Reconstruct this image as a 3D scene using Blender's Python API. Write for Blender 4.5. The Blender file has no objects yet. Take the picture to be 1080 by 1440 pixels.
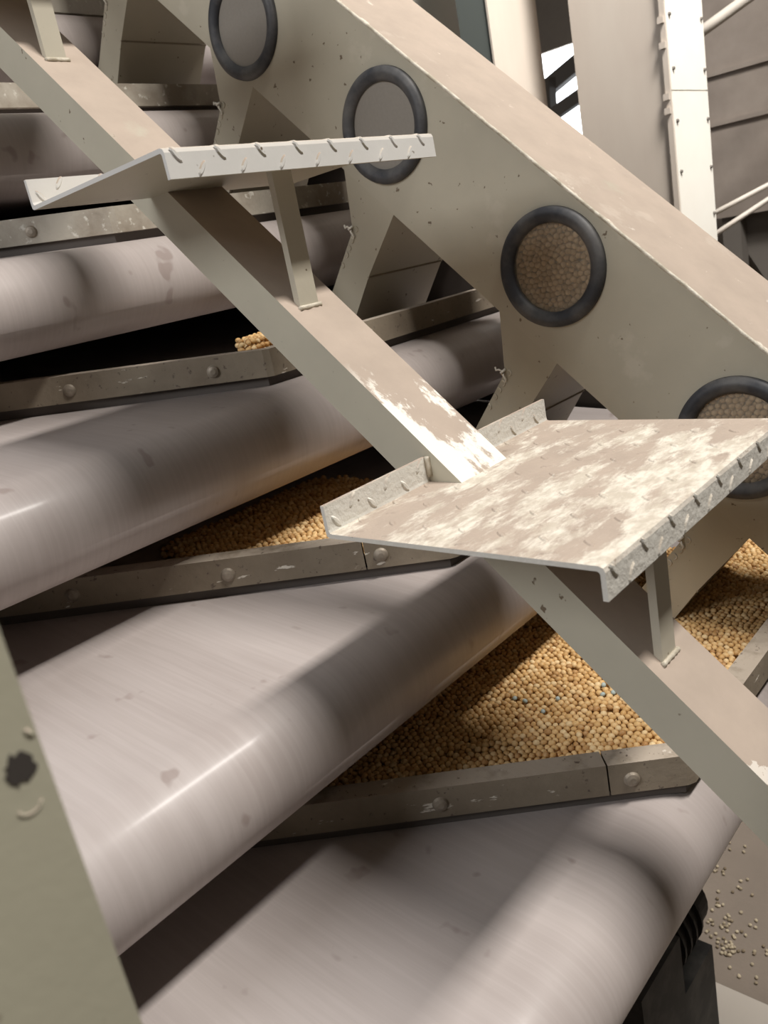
import bpy, bmesh, math, random
import numpy as np
from mathutils import Vector, Matrix
random.seed(7); rng = np.random.default_rng(11)
SC = bpy.context.scene
COL = SC.collection
# ------------------------------------------------------------------ camera
cx = Vector((0.6466, -0.7394, -0.1872)); cf = Vector((0.6810, 0.6703, -0.2949))
cx.normalize(); cf.normalize(); cup = cx.cross(cf).normalized(); cx = cf.cross(cup).normalized()
cam = bpy.data.cameras.new('camera'); cam.sensor_fit = 'VERTICAL'; cam.sensor_height = 36; cam.lens = 36*1169/1440
cam.clip_start = 0.02; cam.clip_end = 60
cam.dof.use_dof = True; cam.dof.focus_distance = 0.85; cam.dof.aperture_fstop = 13
co = bpy.data.objects.new('camera', cam); COL.objects.link(co)
m = Matrix((cx, cup, -cf)).transposed().to_4x4(); co.matrix_world = m
SC.camera = co
# ------------------------------------------------------------------ light and exposure
SC.view_settings.view_transform = 'Standard'; SC.view_settings.look = 'None'
SC.view_settings.exposure = 0.0; SC.view_settings.gamma = 1.0; SC.view_settings.use_curve_mapping = False
w = bpy.data.worlds.new('hall_air'); SC.world = w; w.use_nodes = True
w.node_tree.nodes['Background'].inputs[0].default_value = (1.0, .86, .72, 1)
w.node_tree.nodes['Background'].inputs[1].default_value = 0.03
def area(name, loc, target, size, power, col, size_y=None):
    l = bpy.data.lights.new(name, 'AREA'); l.shape = 'RECTANGLE' if size_y else 'DISK'; l.size = size
    if size_y: l.size_y = size_y
    l.energy = power; l.color = col
    o = bpy.data.objects.new(name, l); COL.objects.link(o); o.location = loc
    o.rotation_euler = (Vector(target)-Vector(loc)).to_track_quat('-Z', 'Y').to_euler(); return o
kl = area('high_bay_light', (1.2, -1.1, 2.95), (.5, .4, -.3), 1.7, 172, (1, .955, .90), .30)   # long batten lamp, parallel to the belt noses
kz = (kl.location-Vector((.5, .4, -.3))).normalized(); ky = kz.cross(Vector((1, 0, 0))).normalized(); kx = ky.cross(kz).normalized()
kl.rotation_euler = Matrix((kx, ky, kz)).transposed().to_euler()
area('left_fill', (-2.5, 1.05, 1.7), (.8, .8, .1), 1.3, 62, (.97, .98, 1.0), 1.2)  # unseen fill lamp added to lift the left-facing sides
area('far_fill', (1.5, -.6, 3.6), (2.7, 1.4, .6), .8, 38, (1, .97, .93))  # added fill that brightens the legs beyond the chute
bpy.data.lights['far_fill'].spread = math.radians(60)

# ------------------------------------------------------------------ helpers
def link(name, me, mat=None, parent=None, smooth=False):
    o = bpy.data.objects.new(name, me); COL.objects.link(o)
    if mat: me.materials.append(mat)
    if parent: o.parent = parent; o.matrix_parent_inverse = Matrix.Translation(-Vector(parent.location))
    if smooth:
        for p in me.polygons: p.use_smooth = True
    return o
def empty(name, loc, label, cat, group=None):
    o = bpy.data.objects.new(name, None); COL.objects.link(o); o.location = loc; o.empty_display_size = .05
    o['label'] = label; o['category'] = cat
    if group: o['group'] = group
    return o
def tag(o, label=None, cat=None, group=None, kind=None):
    if label: o['label'] = label
    if cat: o['category'] = cat
    if group: o['group'] = group
    if kind: o['kind'] = kind
    return o
def mesh(name, bm):
    bmesh.ops.recalc_face_normals(bm, faces=bm.faces)
    me = bpy.data.meshes.new(name); bm.to_mesh(me); bm.free(); return me
def bevel(bm, r, seg=2):
    bmesh.ops.bevel(bm, geom=[e for e in bm.edges if e.calc_face_angle(0) > .3], offset=r, segments=seg, affect='EDGES', profile=.6)
def box(bm, a, b):
    a = Vector(a); b = Vector(b)
    vs = [bm.verts.new((x, y, z)) for x in (a.x, b.x) for y in (a.y, b.y) for z in (a.z, b.z)]
    for f in ((0,1,3,2),(4,6,7,5),(0,4,5,1),(2,3,7,6),(0,2,6,4),(1,5,7,3)): bm.faces.new([vs[i] for i in f])
    return vs
def prism(bm, pts, u0, u1):
    "polygon given as (w, z) pushed along u"
    A = [bm.verts.new((u0, p[0], p[1])) for p in pts]; B = [bm.verts.new((u1, p[0], p[1])) for p in pts]
    bm.faces.new(A); bm.faces.new(B[::-1]); n = len(pts)
    for i in range(n): bm.faces.new((A[i], B[i], B[(i+1) % n], A[(i+1) % n]))
    return A+B
def box_obj(name, a, b, mat, parent=None, bev=0.0):
    bm = bmesh.new(); box(bm, a, b)
    if bev: bevel(bm, bev)
    return link(name, mesh(name, bm), mat, parent)
def prism_obj(name, pts, u0, u1, mat, parent=None, bev=0.0):
    bm = bmesh.new(); prism(bm, pts, u0, u1)
    if bev: bevel(bm, bev)
    return link(name, mesh(name, bm), mat, parent)
def tube(bm, pts, r, n=8):
    pts = [Vector(p) for p in pts]; rings = []
    for i, p in enumerate(pts):
        d = (pts[min(i+1, len(pts)-1)]-pts[max(i-1, 0)]).normalized()
        a = d.orthogonal().normalized() if i == 0 else (pa - d*pa.dot(d)).normalized()
        pa = a; b = d.cross(a)
        rings.append([bm.verts.new(p+(a*math.cos(2*math.pi*k/n)+b*math.sin(2*math.pi*k/n))*r) for k in range(n)])
    for i in range(len(rings)-1):
        for k in range(n): bm.faces.new((rings[i][k], rings[i][(k+1) % n], rings[i+1][(k+1) % n], rings[i+1][k]))
    bm.faces.new(rings[0][::-1]); bm.faces.new(rings[-1])
def cyl(bm, c, axis, r, h, n=16, r2=None):
    c = Vector(c); ax = Vector(axis).normalized(); a = ax.orthogonal().normalized(); b = ax.cross(a)
    if r2 is None: r2 = r
    R = [[bm.verts.new(c+ax*(t*h)+(a*math.cos(2*math.pi*k/n)+b*math.sin(2*math.pi*k/n))*rr) for k in range(n)] for t, rr in ((0, r), (1, r2))]
    for k in range(n): bm.faces.new((R[0][k], R[0][(k+1) % n], R[1][(k+1) % n], R[1][k]))
    bm.faces.new(R[0][::-1]); bm.faces.new(R[1])

# ------------------------------------------------------------------ materials
class NT:
    def __init__(s, name, rough=.5, metal=0, col=(.5, .5, .5), spec=.5):
        s.m = bpy.data.materials.new(name); s.m.use_nodes = True; s.t = s.m.node_tree; s.n = s.t.nodes
        s.b = s.n['Principled BSDF']; s.b.inputs['Roughness'].default_value = rough; s.b.inputs['Metallic'].default_value = metal
        s.b.inputs['Base Color'].default_value = (*col, 1); s.b.inputs['Specular IOR Level'].default_value = spec
        s.tc = s.n.new('ShaderNodeTexCoord')
    def l(s, a, b): s.t.links.new(a, b)
    def noise(s, scale, detail=4, stretch=(1, 1, 1), loc=(0, 0, 0), rot=(0, 0, 0), rough=.6):
        mp = s.n.new('ShaderNodeMapping'); mp.inputs['Scale'].default_value = stretch; mp.inputs['Location'].default_value = loc; mp.inputs['Rotation'].default_value = rot
        s.l(s.tc.outputs['Object'], mp.inputs[0]); t = s.n.new('ShaderNodeTexNoise'); t.inputs['Scale'].default_value = scale
        t.inputs['Detail'].default_value = detail; t.inputs['Roughness'].default_value = rough; s.l(mp.outputs[0], t.inputs['Vector']); return t.outputs['Fac']
    def ramp(s, src, a, b, ca=(0, 0, 0), cb=(1, 1, 1)):
        r = s.n.new('ShaderNodeValToRGB'); e = r.color_ramp.elements; e[0].position = a; e[1].position = b
        e[0].color = (*ca, 1); e[1].color = (*cb, 1); s.l(src, r.inputs[0]); return r.outputs[0]
    def math(s, op, a, b=None, clamp=False):
        q = s.n.new('ShaderNodeMath'); q.operation = op; q.use_clamp = clamp
        for i, v in ((0, a), (1, b)):
            if v is None: continue
            if isinstance(v, (int, float)): q.inputs[i].default_value = v
            else: s.l(v, q.inputs[i])
        return q.outputs[0]
    def mix(s, fac, a, b, mode='MIX'):
        q = s.n.new('ShaderNodeMix'); q.data_type = 'RGBA'; q.blend_type = mode
        for i, v in ((0, fac), (6, a), (7, b)):
            if isinstance(v, (int, float)): q.inputs[i].default_value = v
            elif isinstance(v, tuple): q.inputs[i].default_value = (*v, 1)
            else: s.l(v, q.inputs[i])
        return q.outputs[2]
    def col(s, v): s.l(v, s.b.inputs['Base Color'])
    def rough(s, v): s.l(v, s.b.inputs['Roughness'])
    def bump(s, h, strength=.3, dist=.001):
        q = s.n.new('ShaderNodeBump'); q.inputs['Strength'].default_value = strength; q.inputs['Distance'].default_value = dist
        s.l(h, q.inputs['Height']); s.l(q.outputs[0], s.b.inputs['Normal'])
    def normal_z(s):
        g = s.n.new('ShaderNodeNewGeometry'); x = s.n.new('ShaderNodeSeparateXYZ'); s.l(g.outputs['Normal'], x.inputs[0]); return x.outputs[2]
    def pos(s):
        x = s.n.new('ShaderNodeSeparateXYZ'); g = s.n.new('ShaderNodeNewGeometry'); s.l(g.outputs['Position'], x.inputs[0]); return x.outputs
PAINT = (.50, .47, .375); DUST = (.465, .38, .31); WHITE = (.83, .80, .72)
def painted(name, paint=PAINT, dust=DUST, scuff=False, dust_amt=1.0, lumps=.15):
    t = NT(name, .5)
    base = t.mix(t.ramp(t.noise(6, 5), .35, .7), paint, tuple(c*.88 for c in paint))
    specks = t.ramp(t.noise(90, 2), .70, .74)
    base = t.mix(specks, base, (.16, .12, .08))
    up = t.math('MULTIPLY', t.ramp(t.normal_z(), .25, .6), dust_amt)
    d = t.mix(t.ramp(t.noise(22, 6), .3, .75), dust, tuple(c*.86 for c in dust))
    fac = t.math('MULTIPLY', up, t.ramp(t.noise(9, 6, loc=(3, 1, 2)), .22, .34), True)
    c = t.mix(fac, base, d)
    if scuff: c = scuff(t, c, up)
    t.col(c); t.bump(t.noise(160, 3), lumps, .001 if lumps < .2 else .003)
    t.rough(t.mix(up, (.42, .42, .42), (.85, .85, .85))); return t.m
def stringer_scuff(t, c, up):
    P = t.pos()    # bare white paint rubbed by feet just above the tread
    g = t.math('MULTIPLY', t.ramp(P[1], .435, .475), t.math('SUBTRACT', 1.0, t.ramp(P[1], .545, .60)))
    edge = t.math('SUBTRACT', 1.0, t.ramp(P[0], .529, .555))
    n = t.noise(26, 8, (1.6, .8, .8), rough=.7)
    lo = t.math('SUBTRACT', 1.0, t.ramp(P[1], .445, .50))
    k = t.ramp(t.math('ADD', n, t.math('ADD', t.math('MULTIPLY', edge, .17), t.math('MULTIPLY', lo, .16))), .60, .66)
    k = t.math('MULTIPLY', k, t.math('SUBTRACT', 1.0, t.ramp(P[1], .50, .535)))
    k = t.math('MULTIPLY', k, t.ramp(P[1], .41, .42))
    P2_ = t.math('GREATER_THAN', t.noise(20, 6, (1, 1, 1), loc=(2, 9, 4)), .62)
    k = t.math('MAXIMUM', k, t.math('MULTIPLY', P2_, t.math('MULTIPLY', t.math('SUBTRACT', 1.0, t.ramp(P[1], .20, .24)), .6)))
    return t.mix(t.math('MULTIPLY', k, up), c, (.86, .82, .74))
def tread_scuff(t, c, up):
    n = t.noise(30, 9, (.42, 1.25, 1), rot=(0, 0, .25), rough=.75); big = t.noise(7, 3, (1, 1, 1), loc=(.4, .2, 0))
    P = t.pos(); rim = t.math('MULTIPLY', t.math('SUBTRACT', 1.0, t.ramp(P[1], .228, .26)), .10)
    k = t.ramp(t.math('ADD', t.math('ADD', n, rim), t.math('MULTIPLY', t.math('SUBTRACT', big, .5), .75)), .50, .60)
    return t.mix(t.math('MULTIPLY', k, t.math('MULTIPLY', up, .92)), c, t.mix(t.ramp(t.noise(120, 4, (.5, 1, 1)), .4, .6), (.78, .73, .63), (.56, .50, .41)))
def ridge_scuff(t, c, up):
    P = t.pos(); e = t.math('SUBTRACT', 1.0, t.ramp(P[0], .921, .936))
    k = t.ramp(t.math('ADD', t.noise(30, 7), t.math('MULTIPLY', e, .22)), .66, .74)
    n2 = t.ramp(t.noise(26, 8, (.5, .5, .5), loc=(1, 4, 2), rot=(.8, 0, 0)), .60, .66)
    return t.mix(t.math('MULTIPLY', k, up), t.mix(t.math('MULTIPLY', n2, .15), c, (.74, .68, .58)), (.80, .74, .64))
M = {}
M['stringer'] = painted('stringer_paint', scuff=stringer_scuff)
M['tread'] = painted('tread_paint', paint=(.68, .66, .60), scuff=tread_scuff, lumps=.45)
M['tread_plain'] = painted('tread_paint_white', paint=(.71, .70, .67), dust=(.60, .54, .46))
M['strut'] = painted('strut_paint', paint=(.53, .49, .395))
M['chute'] = painted('chute_paint', paint=(.475, .435, .34), scuff=ridge_scuff)
M['spout'] = painted('spout_paint', paint=(.46, .42, .325))
M['post'] = painted('post_paint', paint=(.47, .45, .345))
# belt fabric
t = NT('belt_fabric', .42, spec=.3); t.b.inputs['Coat Weight'].default_value = .13; t.b.inputs['Coat Roughness'].default_value = .17
fine = t.noise(220, 3, (1, .03, .03)); broad = t.noise(9, 4, (1, .22, .22), loc=(.3, 0, 0))
c = t.mix(t.ramp(broad, .3, .72), (.475, .425, .405), (.385, .335, .315))
c = t.mix(t.math('MULTIPLY', t.ramp(fine, .42, .62), .13), c, (.62, .57, .55))
st = t.ramp(t.noise(30, 2, (1, .8, .8), loc=(5, 2, 0)), .665, .72)
c = t.mix(t.math('MULTIPLY', st, .55), c, (.26, .20, .18))
line = t.ramp(t.noise(5, 2, (1, .12, .12), loc=(2, 2, 2)), .495, .5)
t.col(c); t.rough(t.ramp(t.noise(14, 4, (1, .2, .2)), .3, .7, (.40,)*3, (.52,)*3)); t.bump(fine, .05, .0005); M['belt'] = t.m
t = NT('belt_edge_rubber', .8, col=(.10, .085, .075)); M['belt_edge'] = t.m
# dusty rail steel
t = NT('rail_steel', .75)
P = t.normal_z(); up = t.ramp(P, .3, .8)
c = t.mix(t.ramp(t.noise(12, 6), .35, .65), (.20, .16, .115), (.275, .23, .17))
c = t.mix(t.math('MULTIPLY', up, t.ramp(t.noise(30, 6), .3, .5)), c, (.40, .34, .275))
c = t.mix(t.ramp(t.noise(24, 7, (1, 1, 4), loc=(7, 0, 0)), .655, .685), c, (.70, .65, .57))
c = t.mix(t.ramp(t.noise(150, 3), .64, .70), c, (.12, .09, .07))
t.col(c); t.bump(t.noise(110, 4), .4, .0015); M['rail'] = t.m
t = NT('rail_steel_pale', .7)
c = t.mix(t.ramp(t.noise(9, 6), .40, .60), (.46, .42, .35), (.27, .23, .18))
c = t.mix(t.ramp(t.noise(70, 5), .60, .66), c, (.60, .57, .50)); t.col(c); t.bump(t.noise(110, 4), .4, .0015); M['rail_pale'] = t.m
t = NT('bolt_steel', .55, .3); t.col(t.mix(t.ramp(t.noise(60, 4), .4, .6), (.26, .22, .17), (.36, .31, .25))); M['bolt'] = t.m
t = NT('gasket_rubber', .6); t.col(t.mix(t.ramp(t.noise(18, 5), .40, .70), (.028, .030, .036), (.12, .115, .11))); t.bump(t.noise(90, 3), .2, .001); M['rubber'] = t.m
t = NT('weld', .6); t.col(t.mix(t.ramp(t.noise(60, 4), .4, .6), (.42, .37, .28), (.64, .59, .49))); t.bump(t.noise(150, 3), .6, .002); M['weld'] = t.m
t = NT('wire_tie', .6, col=(.72, .68, .6)); M['tie'] = t.m
t = NT('dark_mark', .9, col=(.05, .042, .036)); M['dark'] = t.m
# beans
def bean(name, src):
    t = NT(name, .5, spec=.3)
    g = t.n.new('ShaderNodeNewGeometry') if src == 'island' else t.n.new('ShaderNodeObjectInfo')
    r = g.outputs['Random Per Island'] if src == 'island' else g.outputs['Random']
    q = t.n.new('ShaderNodeValToRGB'); e = q.color_ramp.elements
    e[0].position = 0; e[0].color = (.43, .22, .075, 1); e[1].position = 1; e[1].color = (.80, .60, .33, 1)
    for p, c in ((.2, (.60, .36, .135)), (.55, (.70, .45, .19)), (.8, (.74, .50, .235))):
        z = e.new(p); z.color = (*c, 1)
    t.l(r, q.inputs[0])
    t.col(t.mix(t.math('MULTIPLY', t.ramp(t.noise(300, 2), .4, .7), .25), q.outputs[0], (.78, .62, .40)))
    return t.m
M['bean'] = bean('soybean_skin', 'object'); M['bean_pile'] = bean('soybean_skin_pile', 'island')
t = NT('dusty_soybean_skin', .8)
g = t.n.new('ShaderNodeNewGeometry'); t.col(t.ramp(g.outputs['Random Per Island'], 0, 1, (.50, .34, .18), (.72, .54, .33))); M['bean_dusty'] = t.m
t = NT('floor_soybean_skin', .8)
g = t.n.new('ShaderNodeNewGeometry'); t.col(t.ramp(g.outputs['Random Per Island'], 0, 1, (.22, .17, .11), (.62, .53, .38))); M['bean_floor'] = t.m
t = NT('blue_seed_coat', .6, col=(.42, .50, .48)); M['blue'] = t.m
def pane(name, col, amt):
    m_ = bpy.data.materials.new(name); m_.use_nodes = True; nt = m_.node_tree; b = nt.nodes['Principled BSDF']; out = nt.nodes['Material Output']
    b.inputs['Base Color'].default_value = (*col, 1); b.inputs['Roughness'].default_value = .45
    tr = nt.nodes.new('ShaderNodeBsdfTransparent'); mx = nt.nodes.new('ShaderNodeMixShader')
    n = nt.nodes.new('ShaderNodeTexNoise'); n.inputs['Scale'].default_value = 25; n.inputs['Detail'].default_value = 5
    r = nt.nodes.new('ShaderNodeMapRange'); r.inputs['To Min'].default_value = amt-.08; r.inputs['To Max'].default_value = min(1, amt+.08)
    nt.links.new(n.outputs[0], r.inputs[0]); nt.links.new(r.outputs[0], mx.inputs[0]); nt.links.new(tr.outputs[0], mx.inputs[1]); nt.links.new(b.outputs[0], mx.inputs[2])
    nt.links.new(mx.outputs[0], out.inputs[0]); return m_
M['pane_clear'] = pane('dusty_clear_window', (.50, .43, .33), .25)
M['pane_grey'] = pane('grey_dusty_window', (.275, .25, .215), .93)
# surroundings
t = NT('dusty_floor', .9); c = t.mix(t.ramp(t.noise(3, 6), .3, .7), (.20, .165, .135), (.26, .215, .175)); t.col(c); t.bump(t.noise(60, 4), .3, .003); M['floor'] = t.m
t = NT('hall_wall', .9); t.col(t.mix(t.ramp(t.noise(1.5, 5), .3, .7), (.40, .35, .30), (.30, .26, .22))); M['wall'] = t.m
t = NT('leg_casing_paint', .55); t.col(t.mix(t.ramp(t.noise(4, 5, (1, 1, .3)), .3, .7), (.56, .50, .43), (.48, .41, .35))); M['casing'] = t.m
t = NT('casing_cover_lit', .5); t.col(t.mix(t.ramp(t.noise(3, 4), .3, .7), (.86, .84, .77), (.80, .76, .68))); M['cover'] = t.m  # glare on the light-facing side put into a whiter cover colour
t = NT('grey_green_paint', .5, col=(.12, .135, .125)); M['teal'] = t.m
t = NT('galvanised', .6, .2); t.col(t.mix(t.ramp(t.noise(5, 5), .3, .7), (.34, .29, .25), (.25, .21, .18))); M['galv'] = t.m
t = NT('galvanised_dark', .7, col=(.13, .115, .10)); M['galvd'] = t.m
t = NT('pale_pipe', .5, col=(.55, .50, .44)); M['pipe'] = t.m
t = NT('motor_black', .6); t.col(t.mix(t.ramp(t.noise(20, 4), .45, .7), (.012, .011, .010), (.05, .046, .04))); M['black'] = t.m
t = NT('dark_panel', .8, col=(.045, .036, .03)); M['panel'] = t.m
t = NT('daylight_window', .5); t.b.inputs['Emission Color'].default_value = (.93, .97, 1, 1); t.b.inputs['Emission Strength'].default_value = 5; M['day'] = t.m

# ------------------------------------------------------------------ hall
FZ = -1.6
tag(box_obj('floor', (-4, -5, FZ-.1), (9, 7, FZ), M['floor']), 'dusty brown hall floor under the machine', kind='structure')
WU = 8.0
bm = bmesh.new()
box(bm, (WU, -5, FZ), (WU+.15, 3.6, 5)); box(bm, (WU, 5.2, FZ), (WU+.15, 7, 5)); box(bm, (WU, 3.6, FZ), (WU+.15, 5.2, .4)); box(bm, (WU, 3.6, 1.5), (WU+.15, 5.2, 5))
tag(link('wall_back', mesh('wall_back', bm), M['wall']), 'far hall wall beyond the elevator legs', kind='structure')
tag(box_obj('wall_left', (-4, 6.85, FZ), (8.0, 7, 5), M['wall']), 'long hall wall behind the belts', kind='structure')
o = tag(box_obj('window_1', (WU+.05, 3.6, .4), (WU+.07, 5.2, 1.5), M['day']), 'glaring daylight window seen between the elevator legs', kind='structure')

# ------------------------------------------------------------------ belts
C0 = (.330, -.595); DP = (.2187, .2042); R = .055; AL = math.radians(5); TA = math.tan(AL)
NT_ = 7; BU0, BU1 = -.55, 1.27
def centre(i): return (C0[0]+i*DP[0], C0[1]+i*DP[1])
def surf(i, w_): c = centre(i); return c[1]+R/math.cos(AL)+TA*(w_-c[0])
BL = [1.5, 1.35, 1.25, 1.15, 1.05, .95, .85]
desc = ['lowest pale grey conveyor belt, filling the bottom of the view',
 'broad pale conveyor belt with spots and a bright line, second tier from the bottom',
 'wide pale belt in the left middle, third tier from the bottom',
 'fourth belt from the bottom, its rounded nose just below the upper tread',
 'fifth belt from the bottom, its nose showing left above the upper tread',
 'highest visible belt nose, at the top left behind the first strut', 'belt of the topmost tier, mostly above the view']
for i in range(6):
    c = centre(i); L = BL[i]; d = Vector((math.cos(AL), math.sin(AL))); nrm = Vector((-d.y, d.x)); th = .0035
    def loop(rad):
        pts = []
        for k in range(0, 25):
            a = math.pi/2 + math.pi*k/24; pts.append(Vector(c)+ (d*math.cos(a)+nrm*math.sin(a))*rad)
        e = Vector(c)+d*L
        for k in range(0, 13):
            a = -math.pi/2 + math.pi*k/12; pts.append(e+(d*math.cos(a)+nrm*math.sin(a))*rad)
        return pts
    A = loop(R); B = loop(R-th); bm = bmesh.new(); n = len(A); rows = []
    us = [BU0, BU1]
    for u in us: rows.append(([bm.verts.new((u, p.x, p.y)) for p in A], [bm.verts.new((u, p.x, p.y)) for p in B]))
    for k in range(n):
        k2 = (k+1) % n
        bm.faces.new((rows[0][0][k], rows[1][0][k], rows[1][0][k2], rows[0][0][k2]))
        bm.faces.new((rows[0][1][k], rows[0][1][k2], rows[1][1][k2], rows[1][1][k]))
        for q in (0, 1): bm.faces.new((rows[q][0][k], rows[q][0][k2], rows[q][1][k2], rows[q][1][k]))
    root = empty('conveyor_belt', (0, c[0], c[1]), desc[i], 'conveyor belt', 'stacked conveyor belts')
    me = mesh('belt', bm)
    for p in me.polygons:
        if abs(p.normal.x) < .5: p.use_smooth = True
    me.materials.append(M['belt']); o = link('belt_loop', me, None, root)
    for k, off in enumerate((0, L)):
        bm = bmesh.new(); q = Vector(c)+d*off; cyl(bm, (BU0-.02, q.x, q.y), (1, 0, 0), R-th-.001, BU1-BU0+.04, 24); link('roller', mesh('roller', bm), M['galvd'], root)
    # slider bed between the two runs
    pp = [Vector(c)+d*.08+nrm*.03, Vector(c)+d*(L-.08)+nrm*.03, Vector(c)+d*(L-.08)-nrm*.03, Vector(c)+d*.08-nrm*.03]
    prism_obj('slider_bed', [(p.x, p.y) for p in pp], BU0+.01, BU1-.01, M['galvd'], root)
# machine frame, with panels added to keep the belt gaps dark
fr = empty('machine_frame', (1.3, 1.6, FZ), 'machine frame with dark panels added to keep the belt gaps black', 'machine frame')
def stair_z(w_): return C0[1]+(w_-C0[0])*DP[1]/DP[0]
prism_obj('side_shade_panel', [(.42, stair_z(.42)-.01), (1.9, stair_z(1.9)-.01), (3.0, stair_z(1.9)), (3.0, -.55), (2.0, -.75), (.42, -.80)], 1.285, 1.30, M['panel'], fr)
prism_obj('side_shade_panel', [(.36, stair_z(.36)-.01), (1.9, stair_z(1.9)-.01), (3.0, stair_z(1.9)), (3.0, -.55), (2.0, -.75), (.36, -.80)], -.60, -.585, M['panel'], fr)  # unseen panel added to stop the left fill reaching between the belts
prism_obj('back_shade_panel', [(2.15, -.9), (2.17, -.9), (2.95, 1.6), (2.93, 1.6)], -.8, 1.285, M['panel'], fr)  # dark sheet added so the view between the belts ends in black
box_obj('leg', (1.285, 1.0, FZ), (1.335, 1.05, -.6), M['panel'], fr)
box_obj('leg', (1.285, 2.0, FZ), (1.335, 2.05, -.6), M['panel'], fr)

# ------------------------------------------------------------------ rails
RD = {0: (-.035, .64), 1: (-.010, .642), 2: (.018, .655), 3: (.022, .64), 4: (.022, .64), 5: (.022, .64)}
rh, rw = .033, .024
def rail_path(i):
    off, ub = RD[i]; c = centre(i); w0 = c[0]+off
    return w0, ub
rl = ['dusty brown guide rail, lowest, beside the open bean bed and stringer foot',
 'dusty brown guide rail running under the left edge of the large tread',
 'brown guide rail with two bolt heads, ending in a few beans behind the stringer',
 'pale guide rail right below the upper tread',
 'pale guide rail crossing behind the stringer above the upper tread',
 'guide rail at the very top edge of the view']
def extr_path(bm, pts, wd, ht):
    "bar along a list of (u, w, z base) with its width towards +w side of the path"
    n = len(pts); P3 = [Vector(p) for p in pts]; sec = []
    for k in range(n):
        d1 = (P3[k]-P3[k-1]).xy.normalized() if k else (P3[1]-P3[0]).xy.normalized()
        d2 = (P3[k+1]-P3[k]).xy.normalized() if k < n-1 else d1
        n1 = Vector((-d1.y, d1.x)); n2 = Vector((-d2.y, d2.x)); nn = (n1+n2).normalized(); s = wd/max(.3, nn.dot(n1))
        q = P3[k]; o_ = Vector((nn.x, nn.y, 0))*s
        sec.append([bm.verts.new(q), bm.verts.new(q+o_), bm.verts.new(q+o_+Vector((0, 0, ht))), bm.verts.new(q+Vector((0, 0, ht)))])
    for k in range(n-1):
        for j in range(4): bm.faces.new((sec[k][j], sec[k][(j+1) % 4], sec[k+1][(j+1) % 4], sec[k+1][j]))
    bm.faces.new(sec[0]); bm.faces.new(sec[-1][::-1])
for i in range(6):
    w0, ub = rail_path(i); c = centre(i); gap = .012
    def P_(u):  # front bottom line, diagonal then parallel to the nose
        if u >= ub: w_ = w0
        else: w_ = w0 + (ub-u)*1.06
        return (u, w_, surf(i, w_)+gap)
    root = empty('guide_rail', P_(ub), rl[i], 'rail', 'guide rails over the belts')
    js = ub-(.055, .066, .2, .2, .2, .2)[i]; jg = .0005 if i < 2 else -.0005
    ul = .02
    bm = bmesh.new(); extr_path(bm, [P_(ul), P_(js-jg*1.4)], rw, rh); bevel(bm, .003, 2); link('diagonal_section', mesh('r', bm), M['rail_pale' if i >= 3 else 'rail'], root)
    bm = bmesh.new(); extr_path(bm, [P_(js+.0005), P_(ub-.004), P_(ub+.004), P_(1.2)], rw, rh); bevel(bm, .003, 2); link('nose_section', mesh('r', bm), M['rail_pale' if i >= 3 else 'rail'], root)
    dn = Vector((-1.06, -1, 0)).normalized()
    for ku in ([.60, .475, .36, .2], [.588, .475, .36, .2], [.608, .488, .35], [.565, .425, .30], [.565, .425], [.565])[i]:
        p = Vector(P_(ku)) + Vector((0, 0, rh*.45)) - dn*.001
        bm = bmesh.new(); cyl(bm, p, dn, .0080, .0012, 24); cyl(bm, p+dn*.0012, dn, .0078, .0022, 24, .0062); cyl(bm, p+dn*.0034, dn, .0062, .0014, 24, .0030); link('bolt', mesh('bolt', bm), M['bolt'], root)
    bm = bmesh.new(); sk = [Vector(P_(u_))+Vector((0, .009, -gap+.0005)) for u_ in (ul, ub, 1.2)]; extr_path(bm, sk, .008, gap); link('rubber_skirt', mesh('sk', bm), M['belt_edge'], root)
    # bracket down to the side frame
    box_obj('bracket', (1.2, w0+.002, surf(i, w0)-.0+gap), (1.283, w0+rw, surf(i, w0)+gap+rh), M['galvd'], root)

# ------------------------------------------------------------------ staircase
SU0, SU1 = .527, .596; SL = .954
def st_top(w_): return -.196+SL*(w_-.4216)
stair = empty('staircase', (.56, -1.0, FZ), 'narrow cream steel ladder stair with one centre stringer and checker treads', 'staircase')
prism_obj('stringer', [(-1.02, st_top(-1.02)), (1.32, st_top(1.32)), (1.32, st_top(1.32)-.0584), (-1.02, st_top(-1.02)-.0584)], SU0, SU1, M['stringer'], stair, .0025)
TU0, TU1 = .40, .724
def lens(bm, c, ax, ay, n, L=.0145, W=.0048, H=.0011):
    ring = [bm.verts.new(c+ax*(math.cos(a)*L/2)+ay*(math.sin(a)*W/2)) for a in [2*math.pi*k/10 for k in range(10)]]
    mid = [bm.verts.new(c+ax*(math.cos(a)*L*.36)+ay*(math.sin(a)*W*.28)+n*H) for a in [2*math.pi*k/10 for k in range(10)]]
    for k in range(10): bm.faces.new((ring[k], ring[(k+1) % 10], mid[(k+1) % 10], mid[k]))
    bm.faces.new(mid)
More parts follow.
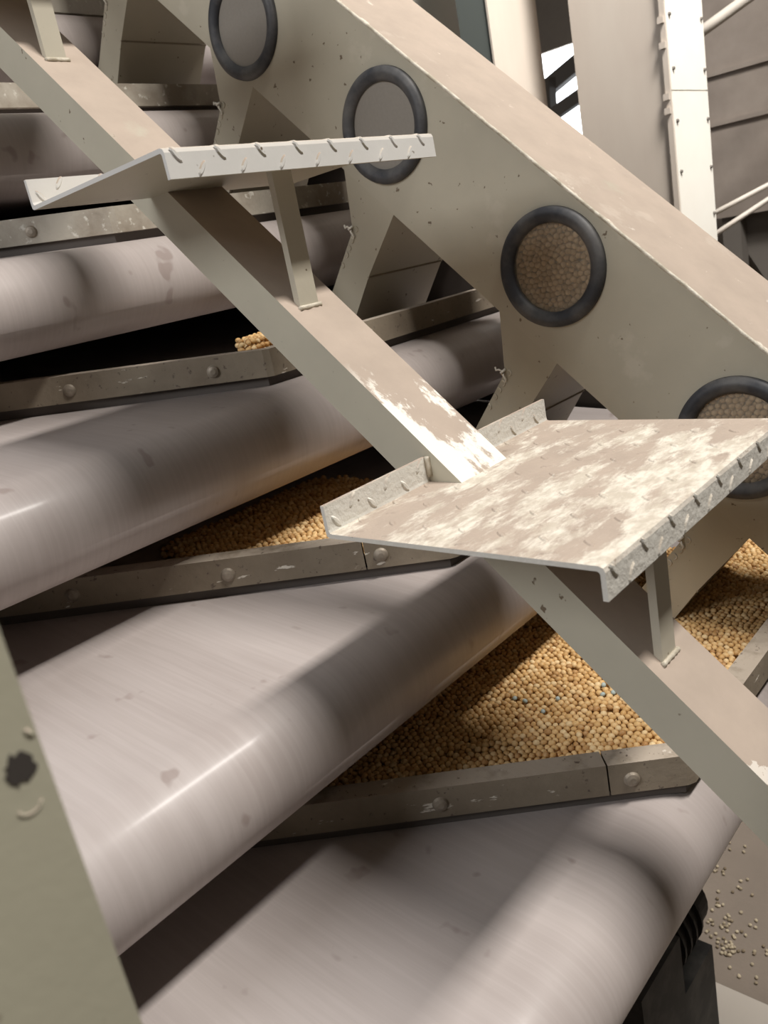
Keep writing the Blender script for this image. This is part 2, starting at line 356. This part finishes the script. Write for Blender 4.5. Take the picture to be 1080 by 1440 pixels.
def tread(wf, zf, wb, zb, label, mat, lip=.0225, hh=.0011):
    th = .0035
    # cross-section outline of the bent plate in (w, z): lip - top - upstand
    d = Vector((wb-wf, zb-zf)).normalized(); nn = Vector((-d.y, d.x))
    a = Vector((wf, zf)); b = Vector((wb, zb))
    outer = [a-nn*lip, a, b-d*.002, b+nn*.0225]        # walked side of the sheet (front of lip, top, front of upstand)
    o1 = [a-nn*lip, a-nn*.004, a-nn*.0012+d*.0012, a+d*.004, b-d*.003, b-d*.0006+nn*.0006, b+nn*.003, b+nn*.0225]
    i1 = [a-nn*lip+d*th, a-nn*.0055+d*th, a-nn*(th+.0006)+d*(th+.0006), a-nn*th+d*.0055, b-nn*th+d*.0005, b+d*(th*.8)-nn*(th*.7), b+d*th+nn*.001, b+d*th+nn*.0225]
    bm = bmesh.new(); prism(bm, [tuple(p) for p in o1+i1[::-1]], TU0, TU1)
    x = Vector((1, 0, 0))
    def v3(p): return Vector((0, p.x, p.y))
    D3 = v3(d); N3 = v3(nn)
    rows = []
    for s in (.006, .0165): rows.append((a-nn*s, N3, -D3))
    k = 0; s = .010
    while s < (b-a).length-.004: rows.append((a+d*s, D3, N3)); s += .0165
    for s in (.007, .0175): rows.append((b+nn*s, N3, -D3))
    for ri, (p, t_, nrm) in enumerate(rows):
        u = TU0+.010+(.0210 if ri % 2 else 0); sg = 1 if ri % 2 else -1
        while u < TU1-.006:
            ax = (x*.62+t_*sg*.78).normalized(); ay = nrm.cross(ax)
            lens(bm, v3(p)+x*u, ax, ay, nrm, H=hh if abs(nrm.z) > .5 else .0012); u += .042
    o = link('tread', mesh('tread', bm), mat, stair); o['label'] = label
    o.data.materials.append(M['stringer'])
    for p in o.data.polygons:
        if p.normal.z < -.35: p.material_index = 1
    return o
tread(.2264, -.196, .456, -.1955, 'large lower tread, white scuffed paint through brown dust', M['tread'], hh=.0010)
tread(.543, .101, .752, .0965, 'upper tread seen edge-on with white patterned lip', M['tread_plain'])
tread(.859, .392, 1.07, .390, 'tread above the top of the view', M['tread_plain'])
for wf, zt in ((.2700, -.1995), (.592, .0965), (.903, .388)):
    zb = st_top(wf)
    bm = bmesh.new()
    prism(bm, [(wf-.0035, zb-.004), (wf+.0035, zb), (wf+.0035, zt), (wf-.0035, zt)], .5425, .5665); bevel(bm, .001, 1)
    o = link('strut', mesh('strut', bm), M['strut'], stair)
    bm = bmesh.new()
    pts = [(.5405+.0285*k/10, wf-.004+random.uniform(-.0008, .0008), st_top(wf-.004)+.001) for k in range(11)]
    tube(bm, pts, .0024, 6); link('weld_bead', mesh('weld', bm), M['weld'], stair, True)
# weld where the stringer meets the upstand
bm = bmesh.new(); tube(bm, [(SU0-.0008, .4545, -.19+.0022*k) for k in range(9)], .0028, 6); link('weld_bead', mesh('weld', bm), M['weld'], stair, True)

# ------------------------------------------------------------------ chute
CU0, CU1 = .92, 1.105
def ridge(w_): return .3165+.971*(w_-.811)
def lower(w_): return -.2484+.978*(w_-.478)
PH = [(1.21, .556), (.991, .340), (.765, .153), (.5435, -.058), (.335, -.272)]
RO, RI = .0715, .0555
chute = empty('seed_chute', (.92, .3, -.45), 'large sloping cream steel seed chute with round rubber-ringed sight windows', 'chute')
bm = bmesh.new(); w0, w1 = -.25, 1.62
oc = [(w0, ridge(w0)), (w1, ridge(w1)), (w1, lower(w1)), (w0, lower(w0))]
ic = [(w0+.01, ridge(w0+.01)-.004), (w1-.01, ridge(w1-.01)-.004), (w1-.01, lower(w1-.01)+.004), (w0+.01, lower(w0+.01)+.004)]
# front wall (pierced), others solid plates
prism(bm, oc, CU0, CU0+.003); fm = mesh('front', bm)
fo = bpy.data.objects.new('front_wall', fm); COL.objects.link(fo)
bm = bmesh.new()
for (pw, pz) in PH: cyl(bm, (CU0-.02, pw, pz), (1, 0, 0), RI+.004, .06, 64)
cm = mesh('cut', bm); cuto = bpy.data.objects.new('cutter', cm); COL.objects.link(cuto)
md = fo.modifiers.new('b', 'BOOLEAN'); md.operation = 'DIFFERENCE'; md.object = cuto; md.solver = 'EXACT'
dg = bpy.context.evaluated_depsgraph_get(); new = bpy.data.meshes.new_from_object(fo.evaluated_get(dg))
bpy.data.objects.remove(fo); bpy.data.objects.remove(cuto)
link('front_wall', new, M['chute'], chute)
bm = bmesh.new()
prism(bm, [(w0, ridge(w0)), (w1, ridge(w1)), (w1, ridge(w1)-.004), (w0, ridge(w0)-.004)], CU0+.003, CU1)
bevel(bm, .001, 1)
link('top_wall', mesh('t', bm), M['chute'], chute)
prism_obj('bottom_wall', [(w0, lower(w0)), (w1, lower(w1)), (w1, lower(w1)+.004), (w0, lower(w0)+.004)], CU0+.003, CU1, M['chute'], chute)
prism_obj('back_wall', oc, CU1, CU1+.003, M['chute'], chute)
for (a_, b_) in ((w0, w0+.005), (w1-.005, w1)):
    prism_obj('end_wall', [(a_, ridge(a_)-.004), (b_, ridge(b_)-.004), (b_, lower(b_)+.004), (a_, lower(a_)+.004)], CU0+.003, CU1, M['chute'], chute)
# folded edge bead along the ridge, rubbed to bare paint
bm = bmesh.new(); n = 120
tube(bm, [(CU0+.001, w0+(w1-w0)*k/n, ridge(w0+(w1-w0)*k/n)+.0006+random.uniform(-.0004, .0006)) for k in range(n+1)], .0022, 6)
link('ridge_weld', mesh('rw', bm), M['weld'], chute, True)
for j, (pw, pz) in enumerate(PH):
    bm = bmesh.new(); prof = [(RI-.002, .004), (RI-.003, -.003), (RI+.001, -.007), (RI+.006, -.0095), (RO-.006, -.0095), (RO-.001, -.006), (RO, 0.0), (RI+.004, .0), (RI+.003, .005)]
    N = 72; rings = [[bm.verts.new((CU0+x, pw+r*math.cos(2*math.pi*k/N), pz+r*math.sin(2*math.pi*k/N))) for r, x in prof] for k in range(N)]
    for k in range(N):
        for q in range(len(prof)): bm.faces.new((rings[k][q], rings[(k+1) % N][q], rings[(k+1) % N][(q+1) % len(prof)], rings[k][(q+1) % len(prof)]))
    g = link('rubber_ring', mesh('ring', bm), M['rubber'], chute, True)
    bm = bmesh.new(); cyl(bm, (CU0-.001, pw, pz), (1, 0, 0), RI-.0005, .003, 64)
    p = link('window_pane', mesh('pane', bm), M['pane_clear' if j >= 3 else 'pane_grey'], chute)
    p['label'] = 'dusty clear pane with beans pressed behind it' if j >= 3 else 'grey dust-covered window pane, empty behind'
# spouts
LB = (.634, -.183); LD = (.5535, -.1745); PT = (.2225, .2185)
for k in range(-1, 4):
    def q(w_, z_): return (w_+PT[0]*k, z_+PT[1]*k)
    A = q(.629, 0)[0]; A = (A-.001, lower(A-.001)); B = q(*LB); Cc = q(.695, -.258); F = q(.742, -.305 if k >= 0 else -.315); K = q(.6205, -.2505); E = q(.668, -.3135); D = q(*LD); D = (D[0], lower(D[0]))
    sp = prism_obj('spout', [A, B, Cc, F, E, K, D], CU0, CU1-.009, M['spout'], chute, .0012)
    # seam folded across the sloping underside
    bm = bmesh.new(); tube(bm, [(CU0-.0005, K[0], K[1]-.0005), (CU1-.009, K[0], K[1]-.0005)], .0014, 6); link('seam', mesh('s', bm), M['rail'], sp)
    # clamping flange with weld dribbles along the left edge
    d = (Vector(F)-Vector(B)).normalized(); nn = Vector((d.y, -d.x))
    P0 = Vector(B); P1 = Vector(F)
    bm = bmesh.new()
    for s in (.0, .018, .030, .042, .060):
        c_ = P0+d*s; ct = [Vector((CU0-.0005, (c_+nn*(.009+.005*math.sin(a))).x, (c_+d*.005*math.cos(a)).y)) for a in [math.pi*t/6 for t in range(7)]]
        tube(bm, ct, .0010, 5)
    link('weld_dribble', mesh('wd', bm), M['weld'], sp, True)
    bm = bmesh.new()
    tp = Vector((CU0-.001, B[0]+.001, B[1]+.002))
    tube(bm, [tp, tp+Vector((-.004, .004, .004)), tp+Vector((-.002, .010, .003)), tp+Vector((0, .012, .007))], .0013, 6)
    tube(bm, [tp, tp+Vector((-.005, -.002, -.004)), tp+Vector((-.001, -.003, -.011)), tp+Vector((0, -.001, -.014))], .0013, 6)
    tube(bm, [tp+Vector((0, .002, -.003)), tp+Vector((-.006, 0, 0)), tp+Vector((0, -.003, .003))], .002, 6)
    link('wire_tie', mesh('wt', bm), M['tie'], sp, True)

# ------------------------------------------------------------------ soybeans
FP = 1169.
Rm = np.array([list(cx), list(-cup), list(cf)])
def proj(P):
    c = np.asarray(P) @ Rm.T; return 540+FP*c[:, 0]/c[:, 2], 720+FP*c[:, 1]/c[:, 2], c[:, 2]
def pack(u0, u1, v0, v1, d, it=10):
    nx = int((u1-u0)/d); ny = int((v1-v0)/(d*.866))
    P = np.array([[u0+(i+.5*(j % 2))*d, v0+j*d*.866] for j in range(ny) for i in range(nx)])
    P += rng.uniform(-.45, .45, P.shape)*d
    for _ in range(it):
        cell = np.floor((P-[u0-d, v0-d])/d).astype(int); dic = {}
        for k, (a, b) in enumerate(cell): dic.setdefault((a, b), []).append(k)
        mv = np.zeros_like(P)
        for k in range(len(P)):
            a, b = cell[k]; nb = [q for da in (-1, 0, 1) for db in (-1, 0, 1) for q in dic.get((a+da, b+db), ()) if q != k]
            if not nb: continue
            D = P[k]-P[nb]; L = np.hypot(D[:, 0], D[:, 1])+1e-9; ov = np.clip(d*.97-L, 0, None)
            mv[k] = (D/L[:, None]*ov[:, None]*.45).sum(0)
        P = P+mv
    return P
bm = bmesh.new(); bmesh.ops.create_icosphere(bm, subdivisions=2, radius=1); ico2 = ([v.co.copy() for v in bm.verts], [[v.index for v in f.verts] for f in bm.faces]); bm.free()
IV = np.array([list(v) for v in ico2[0]]); IF = np.array(ico2[1])
def bean_mesh(name, P, r, squash=.88):
    V = []; F = []; n = len(IV)
    for k, p in enumerate(P):
        a, b = rng.uniform(0, 6.28, 2); ca, sa = math.cos(a), math.sin(a); s = r*rng.uniform(.90, 1.08)
        v = IV*[s*1.06, s*.95, s*squash]; v = v @ np.array([[1, 0, 0], [0, math.cos(b), -math.sin(b)], [0, math.sin(b), math.cos(b)]]).T
        v = v @ np.array([[ca, -sa, 0], [sa, ca, 0], [0, 0, 1]]).T; V.append(v+p); F.append(IF+k*n)
    V = np.concatenate(V); F = np.concatenate(F); me = bpy.data.meshes.new(name)
    me.vertices.add(len(V)); me.vertices.foreach_set('co', V.ravel().astype(np.float32))
    me.loops.add(len(F)*3); me.loops.foreach_set('vertex_index', F.ravel().astype(np.int32))
    me.polygons.add(len(F)); me.polygons.foreach_set('loop_start', (np.arange(len(F))*3).astype(np.int32)); me.update(calc_edges=True); me.validate()
    me.polygons.foreach_set('use_smooth', [True]*len(F)); return me
BD = .0077
def behind_rail(i, P, pad=.0):
    w0, ub = rail_path(i); u = P[:, 0]; line = np.where(u >= ub, w0+rw, w0+(ub-u)*1.06+rw*1.46)
    return P[:, 1] > line+BD*.6+pad
def pile(i, u0, u1, wmax, pxmin, thick):
    out = []
    for lay in range(3):
        P = pack(u0, u1, centre(i)[0]-.02, wmax, BD)
        z = np.array([surf(i, w_) for w_ in P[:, 1]])+BD*.45+lay*BD*.78+rng.uniform(-.0012, .0012, len(P))
        Q = np.c_[P, z]; x, y, dd = proj(Q)
        keep = behind_rail(i, P) & (x > pxmin+lay*10+rng.uniform(-8, 8, len(P))) & (x < 1190) & thick(P, lay)
        out.append((lay, Q[keep]))
    return out
allp = pile(0, .30, 1.255, .80, 380, lambda P, l: (P[:, 1] < .80-np.clip((P[:, 0]-1.02)*2.6, 0, .36)+rng.uniform(-.006, .006, len(P))))
top = np.concatenate([q for l, q in allp if l == 2]); rest = [q for l, q in allp if l < 2]
x, y, dd = proj(top)
# beans in plain sight: between the belt nose above and the rail, left of the stringer
nose_line = 1330-.78*(x-165)
vis = (y > nose_line+6) & (x > 470) & (x < 965) & (y > 880)
strL = 664+1.02*(x-558)
vis &= (y > strL-10)
idx = np.where(vis)[0]; idx = idx[np.argsort(dd[idx])]; blue_px = [(740, 990), (785, 988), (765, 1000), (850, 965), (845, 978), (860, 975), (722, 985)]
blue = []
for bx, by in blue_px:
    k = idx[np.argmin((x[idx]-bx)**2+(y[idx]-by)**2)]
    if k not in blue: blue.append(int(k))
ind = [int(k) for k in idx if int(k) not in blue][:300]
taken = set(ind) | set(blue)
restp = np.concatenate(rest+[top[[k for k in range(len(top)) if k not in taken]]])
tag(link('soybean_heap', bean_mesh('heap', restp, BD*.5), M['bean_pile']), 'bed of golden soybeans filling the lowest belt behind its rail', 'soybeans', kind='stuff')
bmm = bean_mesh('soybean', np.zeros((1, 3)), BD*.5); bmm.materials.append(M['bean'])
proto = None
for k in ind:
    o = bpy.data.objects.new('soybean', bmm) if proto is None else proto.copy()
    if proto is None: proto = o
    COL.objects.link(o); o.location = tuple(top[k]); o.rotation_euler = tuple(rng.uniform(0, 3.1, 3)); s = rng.uniform(.9, 1.08); o.scale = (s, s, s)
    tag(o, 'round golden soybean on top of the lowest bean bed, nearest the guide rail', 'soybean', 'loose soybeans on the lowest bed')
bm_ = bean_mesh('blue_seed', np.zeros((1, 3)), BD*.42); bm_.materials.append(M['blue'])
for k in blue:
    o = bpy.data.objects.new('blue_seed', bm_); COL.objects.link(o); o.location = tuple(top[k]+np.array([0, 0, .0018])); o.rotation_euler = tuple(rng.uniform(0, 3.1, 3))
    tag(o, 'pale blue coated seed among the golden soybeans on the lowest bed', 'seed', 'pale blue seeds in the bean bed')
ps = pile(1, .34, .80, .92, 235, lambda P, l: (P[:, 1] < .93-.04*l))
tag(link('soybean_heap', bean_mesh('heap2', np.concatenate([q for l, q in ps]), BD*.5), M['bean_pile']), 'soybeans on the second belt behind the rail left of the large tread', 'soybeans', kind='stuff')
ps = pile(2, .50, .80, .90, 330, lambda P, l: (P[:, 1] < .90))
tp3 = np.concatenate([q for l, q in ps if l == 2]); w30, ub3 = rail_path(2)
line3 = np.where(tp3[:, 0] >= ub3, w30, w30+(ub3-tp3[:, 0])*1.06)
for q_ in range(1, 6):
    kk = (tp3[:, 1]-line3 > .03+.006*q_) & (tp3[:, 1]-line3 < .15-.008*q_) & (tp3[:, 0] > .575+.014*q_)
    ps.append((3, tp3[kk]+[rng.uniform(-.002, .002), rng.uniform(-.002, .002), BD*.8*q_])) 
tag(link('soybean_heap', bean_mesh('heap3', np.concatenate([q for l, q in ps]), BD*.5), M['bean_pile']), 'small cluster of sunlit soybeans at the third rail end beside the stringer', 'soybeans', kind='stuff')
for j in (3, 4):
    pw, pz = PH[j]; Q = []
    for lay in range(2):
        P = pack(-RI-.01, RI+.01, -RI-.01, RI+.01, BD); k = np.hypot(P[:, 0], P[:, 1]) < RI+.006; P = P[k]
        Q.append(np.c_[np.full(len(P), CU0+.0065+lay*BD*.75)+rng.uniform(-.0006, .0006, len(P)), P[:, 0]+pw, P[:, 1]+pz])
    tag(link('soybean_column', bean_mesh('col', np.concatenate(Q), BD*.5), M['bean_dusty']), 'soybeans pressed behind the %s sight window' % ('middle' if j == 3 else 'lowest, half hidden'), 'soybeans', kind='stuff')
# spilled beans on the floor
Q = []
cl = [(1032, 1195, 5, 10), (1010, 1225, 7, 9), (1035, 1250, 8, 14), (1025, 1280, 12, 18), (1015, 1310, 16, 14), (1025, 1335, 28, 12), (1060, 1300, 5, 20), (1035, 1370, 12, 16), (1040, 1395, 10, 14), (1015, 1398, 5, 9), (1065, 1340, 5, 16), (1000, 1295, 6, 7)]
for (a, b, n, s) in cl:
    for _ in range(n):
        px, py = a+rng.normal()*s, b+rng.normal()*s*.6
        r = Vector(cx)*((px-540)/FP) - Vector(cup)*((py-720)/FP) + Vector(cf); k = (FZ+.0035)/r.z; q_ = r*k
        if not (.8 < q_.x < 1.36 and .3 < q_.y < .75): Q.append(list(q_))
tag(link('spilled_soybeans', bean_mesh('spill', np.array(Q), .0040), M['bean_floor']), 'scattered dusty soybeans spilled on the brown floor at the lower right', 'soybeans', kind='stuff')

# ------------------------------------------------------------------ near post
post = empty('frame_post', (0, .22, FZ), 'blurred cream steel post in the left foreground with a dark chipped hole', 'post')
box_obj('post_body', (-.06, .20, FZ), (.0665, .235, .3), M['post'], post, .002)
def blob(name, c, r, mat, seed, sq=1.0):
    rr = random.Random(seed); bm = bmesh.new(); n = 26
    ring = [bm.verts.new((c[0]+math.cos(2*math.pi*k/n)*r*(1+rr.uniform(-.28, .3)), c[1], c[2]+math.sin(2*math.pi*k/n)*r*sq*(1+rr.uniform(-.28, .3)))) for k in range(n)]
    r2 = [bm.verts.new((v.co.x, c[1]-.0006, v.co.z)) for v in ring]
    for k in range(n): bm.faces.new((ring[k], ring[(k+1) % n], r2[(k+1) % n], r2[k]))
    bm.faces.new(r2); bm.faces.new(ring[::-1]); return link(name, mesh(name, bm), mat, post)
blob('chipped_hole', (.0602, .2003, -.1030), .0036, M['dark'], 3, 1.2)
bm = bmesh.new(); tube(bm, [(.0590+.0030*math.cos(a), .2002, -.1135+.0022*math.sin(a)) for a in [math.pi+math.pi*k/8 for k in range(9)]], .0006, 6); link('weld_bead', mesh('wb', bm), M['post'], post, True)
bm = bmesh.new(); tube(bm, [(.0640, .2002, -.0945), (.0648, .2000, -.0960), (.0655, .2003, -.0970)], .0007, 6); link('weld_bead', mesh('wb', bm), M['post'], post, True)

# ------------------------------------------------------------------ dark gear under the machine, floor plate
mt = empty('drive_motor', (1.36, .66, FZ), 'black drive motor in shadow under the lowest belt', 'motor')
def P2(px, py, z):
    r = Vector(cx)*((px-540)/FP) - Vector(cup)*((py-720)/FP) + Vector(cf); return r*(z/r.z)
bm = bmesh.new(); cyl(bm, (.90, .60, -1.22), (1, 0, 0), .07, .26, 28)
for k in range(9): cyl(bm, (.92+k*.024, .60, -1.22), (1, 0, 0), .078, .006, 28)
link('motor_body', mesh('mb', bm), M['black'], mt)
box_obj('gear_box', (.84, .50, -1.31), (.98, .70, -1.12), M['black'], mt, .01)
box_obj('motor_foot', (.84, .52, FZ), (1.14, .68, -1.29), M['black'], mt, .006)
pl = tag(box_obj('floor_plate', (.95, .36, FZ), (1.30, .60, FZ+.03), M['pipe'], None, .004), 'pale steel base plate on the floor at the bottom right corner', 'plate')

# ------------------------------------------------------------------ elevator legs and bins beyond the chute
def leg_box(label, u0, u1, w0, w1, ma, mb, riv=True, group='elevator leg casings beyond the chute'):
    root = empty('elevator_leg', (u0, w0, FZ), label, 'elevator leg', group)
    box_obj('casing', (u0, w0+.006, FZ), (u1, w1, 3.2), ma, root, .004)
    zz = [(-1.58, .255), (.258, 1.6), (1.603, 3.1)] if riv else [(-1.58, 3.1)]
    for a, b in zz: box_obj('cover_plate', (u0-.004, w0, a), (u1+.004, w0+.006, b), mb, root, .001)
    if riv:
        for z_ in np.arange(-.6, 1.5, .13):
            for uu in (u0+.012, u1-.012):
                bm = bmesh.new(); cyl(bm, (uu, w0, z_), (0, -1, 0), .006, .005, 10, .004); link('rivet', mesh('rv', bm), M['galvd'], root)
    return root
leg_box('broad brown elevator leg casing with a riveted cover strip coloured white for its glare', 2.40, 2.64, .99, 1.265, M['casing'], M['cover'])
leg_box('pale elevator leg casing left of the bright window gap', 2.285, 2.545, 1.45, 1.557, M['teal'], M['casing'], False)
leg_box('pale elevator leg casing furthest left, beside the grey-green one', 2.25, 2.64, 1.80, 2.2, M['casing'], M['cover'], False)
# bolted flange lugs along the corner of the broad leg
fl = bpy.data.objects['elevator_leg']
box_obj('flange_bar', (2.388, .992, -.6), (2.3955, 1.006, 1.5), M['casing'], fl)
for z_ in (.36, .42, .235, .20): box_obj('lug', (2.381, .994, z_), (2.388, 1.010, z_+.016), M['casing'], fl)
# truss under the window
tr = empty('roof_truss', (6.5, 3.6, .9), 'dark steel brace crossing the glaring window', 'brace')
bm = bmesh.new(); a = P2(745, 145, .56).normalized(); b = P2(835, 70, .8).normalized(); tube(bm, [a*8.2, b*8.2], .09, 4); link('chord', mesh('tc', bm), M['galvd'], tr)
bm = bmesh.new(); a = P2(765, 170, .5).normalized(); b = P2(830, 125, .6).normalized(); tube(bm, [a*8.0, b*8.0], .07, 4); link('chord', mesh('tc', bm), M['galvd'], tr)
bm = bmesh.new(); a = P2(768, 110, .5).normalized(); b = P2(772, 175, .5).normalized(); tube(bm, [a*8.1, b*8.1], .08, 4); link('chord', mesh('tc', bm), M['galvd'], tr)
# bin
bn = empty('storage_bin', (4.0, .2, FZ), 'dusty galvanised storage bin with horizontal ribs at the far right', 'bin')
box_obj('bin_wall', (4.0, -.8, -.15), (5.2, 1.50, .95), M['galv'], bn)
prism_obj('hopper', [(-.8, -.151), (1.5, -.151), (.8, -1.4), (-.2, -1.4)], 4.1, 5.0, M['galvd'], bn)
for z_ in (.445, .245): box_obj('rib', (3.985, -.8, z_-.009), (4.0, 1.51, z_+.009), M['galv'], bn)
for w_ in (-.7, 1.4): box_obj('support_leg', (4.02, w_, FZ), (4.1, w_+.08, -.15), M['galvd'], bn)
def pipe(label, p, q, r, d0, d1, name='pipe', grp=None):
    a = P2(*p, -1) if False else None
    def at(px, py, dep):
        rr = Vector(cx)*((px-540)/FP) - Vector(cup)*((py-720)/FP) + Vector(cf); return rr*dep
    bm = bmesh.new(); A, B = at(*p, d0), at(*q, d1); k = 8
    tube(bm, [A.lerp(B, t/k) - Vector((0, 0, .005*math.sin(math.pi*t/k))) for t in range(k+1)], r, 8)
    return tag(link(name, mesh(name, bm), M['pipe'], None, True), label, 'pipe', grp)
pipe('upper of two thin pale conduits slanting across at the right edge', (985, 310), (1530, 17), .009, 2.95, 2.55, 'conduit')
pipe('lower of two thin pale conduits slanting across at the right edge', (985, 343), (1530, -23), .009, 2.95, 2.55, 'conduit')
pipe('pale slanting pipe brace at the top right in front of the bin', (958, 65), (1460, -308), .02, 3.0, 2.5, 'pipe_brace')
